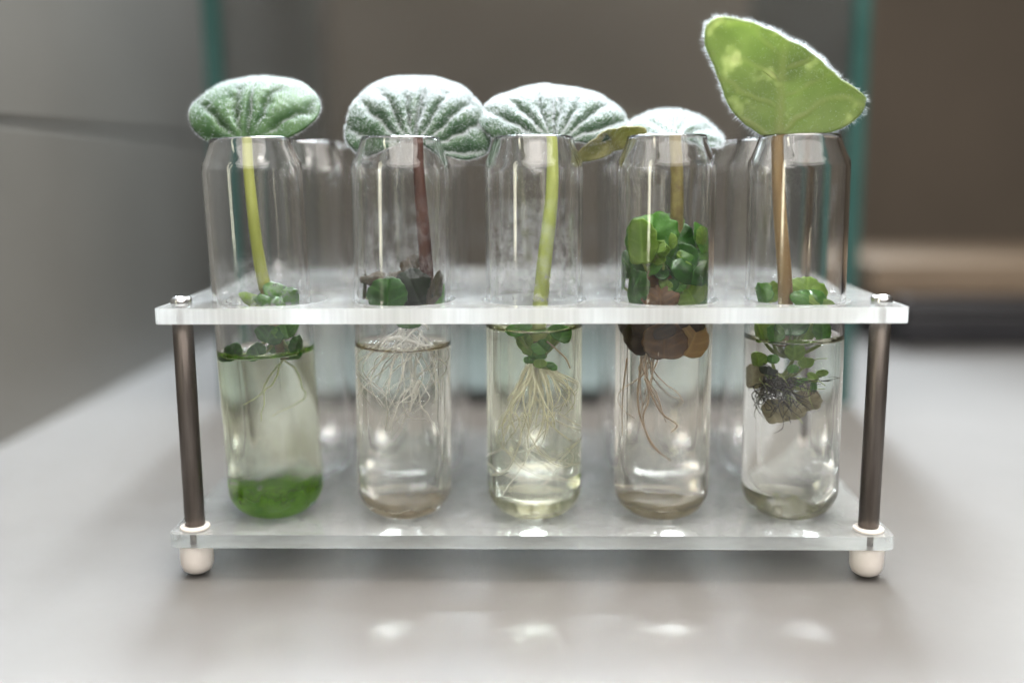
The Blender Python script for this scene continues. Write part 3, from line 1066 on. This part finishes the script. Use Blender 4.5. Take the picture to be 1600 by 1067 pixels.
for k in range(3):
    root_walk(A(605 + 15 * k, 530, -4 + 3 * k, c2), (1, 0.2, 0.15), 16, 0.35, 0.7, 0.5, -1.0, V, Fc, 11, 0.0, 8, zmin=-60)
mesh_obj('thick_root', V, Fc, ROOT_W, P2)

# ---- plant 3
c3 = Vector((0, 0, 60))
P3 = plant('leaf_cutting', 'cutting with a broad white fuzzy leaf and pale green stem in the middle front tube', c3)
set_axis(P3, c3, T[2])
stem('petiole', [A(864, 214, 2, c3), A(865, 260, 1, c3), A(862, 320, -1, c3), A(851, 410, -3, c3), A(842, 500, -4, c3), A(838, 540, -3, c3)], (1.6, 2.6), ST_GRN, P3, 450, 0.8)
out3 = ellipse_outline(24.0, 15.0, 13.5, 0.05)
big_leaf(P3, A(868, 214, 4, c3), LEAF_B, out3, (0, 13.5), 38, 1.5, 2, (7.0, 3.5), radiating(0.31, 9.0), 3.5, 48000, (0.4, 1.3), 14.0, 2200, hw=0.07)
for px, py, Y, rx, ry, fc, m, rl in (
        (812, 516, -9, 4.4, 2.4, (0, -0.8, 0.6), LF_MID, 10), (874, 523, -9, 4.4, 2.8, (0.2, -0.9, 0.4), LF_MID, -30),
        (818, 532, -7, 2.4, 3.4, (-0.3, -1, 0.2), LF_LIGHT, 20), (832, 545, -8, 3.4, 2.2, (0, -1, 0.4), LF_LIGHT, 0),
        (846, 540, -9, 3.0, 2.6, (0, -1, 0.3), LF_MID, 40), (838, 553, -8, 2.8, 1.9, (0, -1, 0.3), LF_MID, -20),
        (845, 567, -9, 2.0, 1.5, (0, -1, 0.2), LF_LIGHT, 0), (863, 570, -8, 2.2, 1.2, (0, -1, 0.4), LF_MID, -40),
        (856, 526, -6, 3.4, 2.4, (0, -0.9, 0.5), LF_LIGHT, 0), (830, 522, -5, 4.4, 2.8, (0, -0.8, 0.6), LF_MID, 0),
        (826, 560, -7, 1.8, 1.4, (0, -1, 0.3), LF_MID, 0)):
    leaflet(P3, A(836 + (px - 836) / (1.25 if py > 528 else 1.0), py, Y + 1, c3), rx * .9, ry * .9, fc, m, rl, 0.2, seg=40, stalk=A(838, 556, -4, c3))
stem('crown_knot', [A(838, 530, -4, c3), A(838, 550, -4, c3), A(835, 568, -3, c3)], (2.4, 2.0), ST_OLV, P3)
V, Fc = [], []
for k in range(26):
    root_walk(A(834 + random.uniform(-8, 8), 566, random.uniform(-6, 1), c3), (random.uniform(-.55, .3), random.uniform(-.4, .4), -1), random.uniform(14, 30), 0.085, 0.40, 0.12, 0, V, Fc, 12.2, 0.04, zmin=-40)
for k in range(14):
    root_walk(A(840 + random.uniform(-8, 8), 566, random.uniform(-6, 1), c3), (random.uniform(.3, 1.2), random.uniform(-.6, .4), -.6), random.uniform(12, 24), 0.1, 0.32, 0.10, 0, V, Fc, 12.2, 0.02, zmin=-40)
for k in range(12):
    root_walk(A(836 + random.uniform(-30, 30), 640, random.uniform(-4, 6), c3), (random.uniform(-1, 1), random.uniform(-.6, .6), -.8), random.uniform(20, 40), 0.15, 0.16, 0.06, 0, V, Fc, 12.0, 0.05, zmin=-40)
tag(mesh_obj('roots', V, Fc, ROOT_Y, P3), kind='stuff')
V, Fc = tube_path(smooth_path([A(852, 532, -8, c3), A(866, 545, -9, c3), A(880, 560, -8, c3), A(886, 575, -7, c3)], 14), 0.28, 6)
mesh_obj('brown_root', V, Fc, ROOT_B, P3)
for px, py, Y, r in ((882, 735, 6, 2.4),):
    leaflet(P3, A(px, py, Y, c3), r * 0.8, r * 1.5, (-0.5, -1, 0), LF_LIGHT, -40, 0.2, 'submerged_leaf', seg=24)

# ---- plant 4
c4 = Vector((40.2, 0, 60))
P4 = plant('leaf_cutting', 'cutting with a low drooping white leaf above many round green leaflets, fourth front tube', c4)
set_axis(P4, c4, T[3])
stem('petiole', [A(1056, 222, 3, c4), A(1059, 260, 2, c4), A(1059, 320, 1, c4), A(1056, 400, 1, c4), A(1045, 480, 0, c4)], (1.8, 2.2), ST_OLV, P4, 300, 0.6)
out4 = ellipse_outline(15.5, 13.0, 11.5, 0.05)
big_leaf(P4, A(1056, 219, 4, c4), LEAF_B, out4, (0, 11.5), 24, 6, -5, (4.8, 1.5), radiating(0.36, 4.0), 2.2, 9000, (0.8, 2.2), 20.0, 1500, hw=0.06)
leaflet(P4, A(954, 221, 9, c4), 11.5, 3.4, (0.1, -0.9, -0.4), LEAF_O, 24, -0.06, 'leaf_blade', hair=900, thick=0.5, hl=1.5, hk=2, wav=0.04, notch=0.0, clamp=lambda z: 1e9)
for px, py, Y, rx, ry, fc, m, h, rl in (
        (1020, 372, -5, 8.2, 8.0, (-0.15, -1, 0.15), LF_MID, 500, 0), (1004, 378, -6.5, 5.2, 7.0, (-0.3, -1, 0.1), LF_LIGHT, 60, 5),
        (1056, 378, -2, 7.0, 7.4, (0.1, -1, 0.3), LF_DARK, 400, 0), (1046, 348, 1, 5.0, 3.5, (0, -0.8, 0.5), LF_MID, 200, 0),
        (1100, 376, -2, 3.4, 5.2, (0.5, -0.8, 0.3), LF_MID, 80, 10), (1098, 372, -4, 2.0, 3.6, (0.5, -0.9, 0), LF_LIGHT, 0, 0),
        (1088, 402, -5, 6.0, 4.6, (0.2, -0.8, 0.55), LF_MID, 300, -10), (1083, 424, -8, 7.4, 4.4, (0.1, -0.9, 0.35), LF_DARK, 60, -8),
        (1108, 440, -4, 3.2, 8.0, (0.7, -0.7, 0.1), LF_DARK, 0, 5), (1064, 408, -5, 5.0, 5.0, (0, -0.9, 0.4), LF_DARK, 150, 0),
        (988, 412, -4, 5.4, 4.8, (-0.3, -0.85, 0.4), LF_DARK, 250, 20), (972, 428, -2, 2.8, 5.4, (-0.7, -0.7, 0.1), LF_MID, 60, 0),
        (992, 452, -9, 4.6, 5.8, (-0.25, -1, 0), LF_DARK, 0, -20), (1020, 420, -5, 5.0, 5.6, (0, -1, 0.1), LF_MID, 120, 0),
        (1080, 462, -7, 5.6, 4.0, (0.2, -0.9, 0.2), LF_LIGHT, 0, 30), (1104, 466, -5, 4.0, 3.2, (0.4, -0.9, 0.2), LF_MID, 0, -20),
        (1040, 440, -3, 6.0, 5.0, (0, -1, 0), LF_DARK, 0, 0)):
    leaflet(P4, A(px, py, Y, c4), rx, ry, fc, m, rl, 0.2, hair=h, stalk=A(1042, 486, -1, c4))
for k in range(16):
    a_, z_ = random.uniform(-2.6, -0.5), random.uniform(86.5, 103)
    rr_ = random.uniform(6.5, 9.6)
    leaflet(P4, Vector((40.3 + rr_ * math.cos(a_), rr_ * math.sin(a_), z_)) - c4, random.uniform(1.8, 3.6), random.uniform(2.0, 3.4),
            (math.cos(a_) + random.uniform(-.7, .7), math.sin(a_), random.uniform(-.2, .9)), random.choice((LF_DARK, LF_MID, LF_MID, LF_DARK, LF_LIGHT)),
            random.uniform(-60, 60), 0.22, hair=60, seg=36, stalk=A(1042, 486, -1, c4))
for px, py, Y, rx, ry, fc, m, rl in (
        (1033, 466, -10, 5.6, 3.8, (0, -0.95, 0.35), LF_BROWN, 0), (1030, 440, -6, 3.6, 4.2, (0, -1, 0.1), LF_BROWN, 10),
        (1038, 530, -7, 6.2, 6.0, (0, -1, -0.1), LF_BROWN, 0), (1008, 522, -5, 6.0, 6.0, (-0.2, -1, 0), LF_DKBROWN, 30),
        (1022, 512, -8, 6.4, 4.0, (0, -1, 0), LF_DKBROWN, 0), (1074, 532, -4, 5.2, 5.2, (0.4, -0.9, 0), LF_AMBER, -20),
        (992, 500, -3, 4.0, 7.0, (-0.5, -0.9, 0), LF_DKBROWN, 10), (1060, 512, -4, 6.0, 4.0, (0.2, -1, 0), LF_DKBROWN, 0)):
    leaflet(P4, A(px, py, Y, c4), rx, ry, fc, m, rl, 0.2, 'withered_leaf')
V, Fc = [], []
for k in range(13):
    root_walk(A(1018 + random.uniform(-16, 14), 520 + random.uniform(0, 30), random.uniform(-7, 2), c4), (random.uniform(-.35, .3), random.uniform(-.4, .4), -1), random.uniform(10, 34), 0.14, 0.25, 0.09, 0.1, V, Fc, 12, 0.05, zmin=-40)
for pts in ([(1012, 560), (1016, 620), (1010, 650), (1020, 690), (1042, 715)], [(1008, 560), (1002, 630), (1018, 680), (1030, 705)], [(1010, 590), (1030, 640), (1050, 660), (1046, 672)], [(985, 560), (978, 620), (980, 680)]):
    V2, F2 = tube_path(smooth_path([A(p[0] + random.uniform(-2, 2), p[1], -6 + 1.5 * i, c4) for i, p in enumerate(pts)], 24), [0.34 - 0.2 * k / 24 for k in range(25)], 6, V, Fc)
tag(mesh_obj('roots', V, Fc, ROOT_B, P4), kind='stuff')

# ---- plant 5
c5 = Vector((80.5, 0, 60))
P5 = plant('leaf_cutting', 'cutting with a tall upright yellow green backlit leaf in the rightmost front tube', c5)
set_axis(P5, c5, T[4])
stem('petiole', [A(1216, 208, 0, c5), A(1217, 260, 0, c5), A(1220, 340, -1, c5), A(1226, 420, -3, c5), A(1228, 480, -4, c5), A(1226, 540, -4, c5)], (1.75, 2.35), ST_TAN, P5, 700, 0.9)
out5 = [(-4.9, -0.3), (-9.5, 2.8), (-13.6, 6.4), (-16.4, 11), (-18.5, 16.2), (-21, 22), (-24, 28), (-24.2, 33.2), (-21, 36), (-14, 35.2), (-6.8, 32.8), (0.5, 29.0), (7.8, 25.0), (12.5, 20.8),
        (16.6, 17.2), (21.8, 13.6), (24.4, 11.6), (23.4, 6.4), (20.5, 3.4), (16.6, 1.2), (10, 0), (4.9, -0.8), (0, -1.0)]
def curl5(a, b, rho):
    return -1.5 * rho ** 6 * (1 if b > 12 else 0.2)
# the blade faces away: X is mirrored so that its upper side looks to the light
def leaf5():
    L0 = [(-a, b * 0.93) for a, b in out5]
    vp = vein_pattern(9.0, 0.9, 0.5, 0.5, 1.1, 7.0)
    lean = R(-8)
    X = Vector((-1, 0, 0)); B = Vector((0, math.sin(lean), math.cos(lean))); N = X.cross(B)
    def h(a, b, rho):
        return 3.0 * (1 - (a / 24) ** 2) - 3.0 + 2.0 * (1 - ((b - 16) / 16) ** 2) - 2 - 0.5 * vp(a, b) + 0.6 * noise.noise(Vector((a * .13, b * .13, 5))) + curl5(a, b, rho)
    L = Leaf(L0, (0, 15.0), A(1216, 211, 1, c5), X, B, N, h, vp)
    o = build_leaf('leaf_blade', L, LEAF_U, P5, 34, 140, 0.8)
    leaf_hairs(L, o, 12000, 0.8, 2.2, 0.06, under=1200, edge=2000, jitter=0.4, edge_w=lambda th: 1.0 if math.sin(th) > 0.15 else 0.3)
leaf5()
for px, py, Y, rx, ry, fc, m, h, rl in (
        (1262, 455, -4, 6.6, 4.6, (0.1, -0.9, 0.4), LF_LIGHT, 100, -10), (1268, 468, -8, 6.4, 3.6, (0.2, -0.8, 0.6), LF_MID, 60, -10),
        (1284, 474, -8, 4.6, 2.6, (0.3, -0.8, 0.6), LF_LIGHT, 0, -20), (1186, 464, -7, 5.0, 3.6, (-0.2, -0.8, 0.5), LF_MID, 80, 30),
        (1204, 458, 2, 3.4, 3.6, (0, -0.9, 0.3), LF_LIGHT, 0, 0), (1236, 512, -7, 5.0, 3.2, (0, -1, 0.3), LF_DARK, 0, 0),
        (1286, 518, -6, 3.4, 3.8, (0.4, -0.9, 0.2), LF_MID, 0, 0), (1190, 516, -6, 5.0, 4.0, (-0.2, -1, 0.3), LF_LIGHT, 0, 20),
        (1262, 520, -4, 3.0, 4.8, (0.2, -1, 0), LF_LIGHT, 0, -20), (1210, 524, -8, 3.0, 3.0, (0, -1, 0.3), LF_MID, 0, 0)):
    leaflet(P5, A(px, py, Y, c5), rx, ry, fc, m, rl, 0.2, hair=h, stalk=A(1228, 556, -3, c5))
for px, py, Y, rx, ry, fc, m, rl in (
        (1244, 548, -9, 3.2, 3.4, (0.1, -1, 0.2), LF_LIGHT, 0), (1202, 562, -9, 2.1, 1.5, (0, -1, 0.3), LF_MID, 0),
        (1240, 577, -10, 2.0, 1.6, (0, -1, 0.2), LF_MID, 0), (1176, 562, -5, 3.6, 2.6, (-0.3, -1, 0.3), LF_LIGHT, 10),
        (1272, 588, -5, 1.5, 2.3, (0.4, -1, 0.2), LF_LIGHT, 40), (1284, 582, -3, 1.8, 1.1, (0.3, -1, 0.5), LF_LIGHT, 0),
        (1274, 604, -5, 1.2, 2.0, (0.4, -1, 0.1), LF_MID, 0), (1192, 580, -8, 3.6, 1.5, (0, -1, 0.3), LF_BLACK, -10),
        (1262, 566, -6, 2.6, 2.0, (0.3, -1, 0.1), LF_LIGHT, 0), (1170, 590, -2, 4.0, 5.0, (-0.3, -1, 0), LF_BEIGE, 0),
        (1254, 596, -6, 2.4, 1.2, (0.2, -1, 0.2), LF_MID, 30)):
    leaflet(P5, A(1236 + (px - 1236) / 1.3, py, Y + 1, c5), rx * .85, ry * .9, fc, m, rl, 0.2, seg=40, stalk=A(1224, 588, -4, c5))
for px, py, Y, rx, ry, m in ((1205, 640, -2, 3.4, 4.0, LF_BEIGE), (1234, 640, -1, 4.0, 3.2, LF_BEIGE), (1264, 622, 0, 2.6, 4.2, LF_BEIGE)):
    leaflet(P5, A(1236 + (px - 1236) / 1.3, py, Y, c5), rx, ry, (0, -1, 0.1), m, 15, 0.3, 'withered_leaf')
# dark root ball: a lumpy core and black branching roots
V, Fc = [], []
bm = bmesh.new(); bmesh.ops.create_icosphere(bm, subdivisions=4, radius=1)
q0 = A(1218, 598, -3, c5)
for v in bm.verts:
    n0 = v.co.copy()
    k = 1 + 0.35 * noise.noise(n0 * 2.2) + 0.25 * noise.noise(n0 * 6)
    v.co = q0 + Vector((n0.x * 3.6 * k, n0.y * 3.0 * k, n0.z * 2.8 * k))
V = [v.co.copy() for v in bm.verts]; Fc = [tuple(v.index for v in f.verts) for f in bm.faces]; bm.free()
mesh_obj('root_ball', V, Fc, ROOT_K, P5)
V, Fc = [], []
for k in range(64):
    s0 = q0 + Vector((random.uniform(-3, 3), random.uniform(-3, 2), random.uniform(-2, 3)))
    pts = root_walk(s0, (random.uniform(-1, .9), random.uniform(-1, .5), random.uniform(-.9, .5)), random.uniform(5, 14), 0.3, 0.24, 0.06, 0.3, V, Fc, 12, 0.05, zmin=-60)
    for b in range(2):
        pb = random.choice(pts[2:])
        root_walk(pb, (random.uniform(-1, 1), random.uniform(-1, .5), -0.5), random.uniform(2, 6), 0.3, 0.16, 0.05, 0.3, V, Fc, 12, 0.05, zmin=-60)
tag(mesh_obj('roots', V, Fc, ROOT_K, P5), kind='stuff')
V, Fc = [], []
for k in range(14):
    root_walk(q0 + Vector((random.uniform(-4, 6), random.uniform(-4, 3), random.uniform(-2, 4))), (random.uniform(-.6, 1.2), random.uniform(-.8, .5), random.uniform(-.9, .3)), random.uniform(7, 16), 0.2, 0.22, 0.10, 0.3, V, Fc, 12, 0.03, zmin=-60)
tag(mesh_obj('fine_stems', V, Fc, soft_mat('stem_fine_green', (0.35, 0.42, 0.15), (0.5, 0.55, 0.28), 80), P5), kind='stuff')
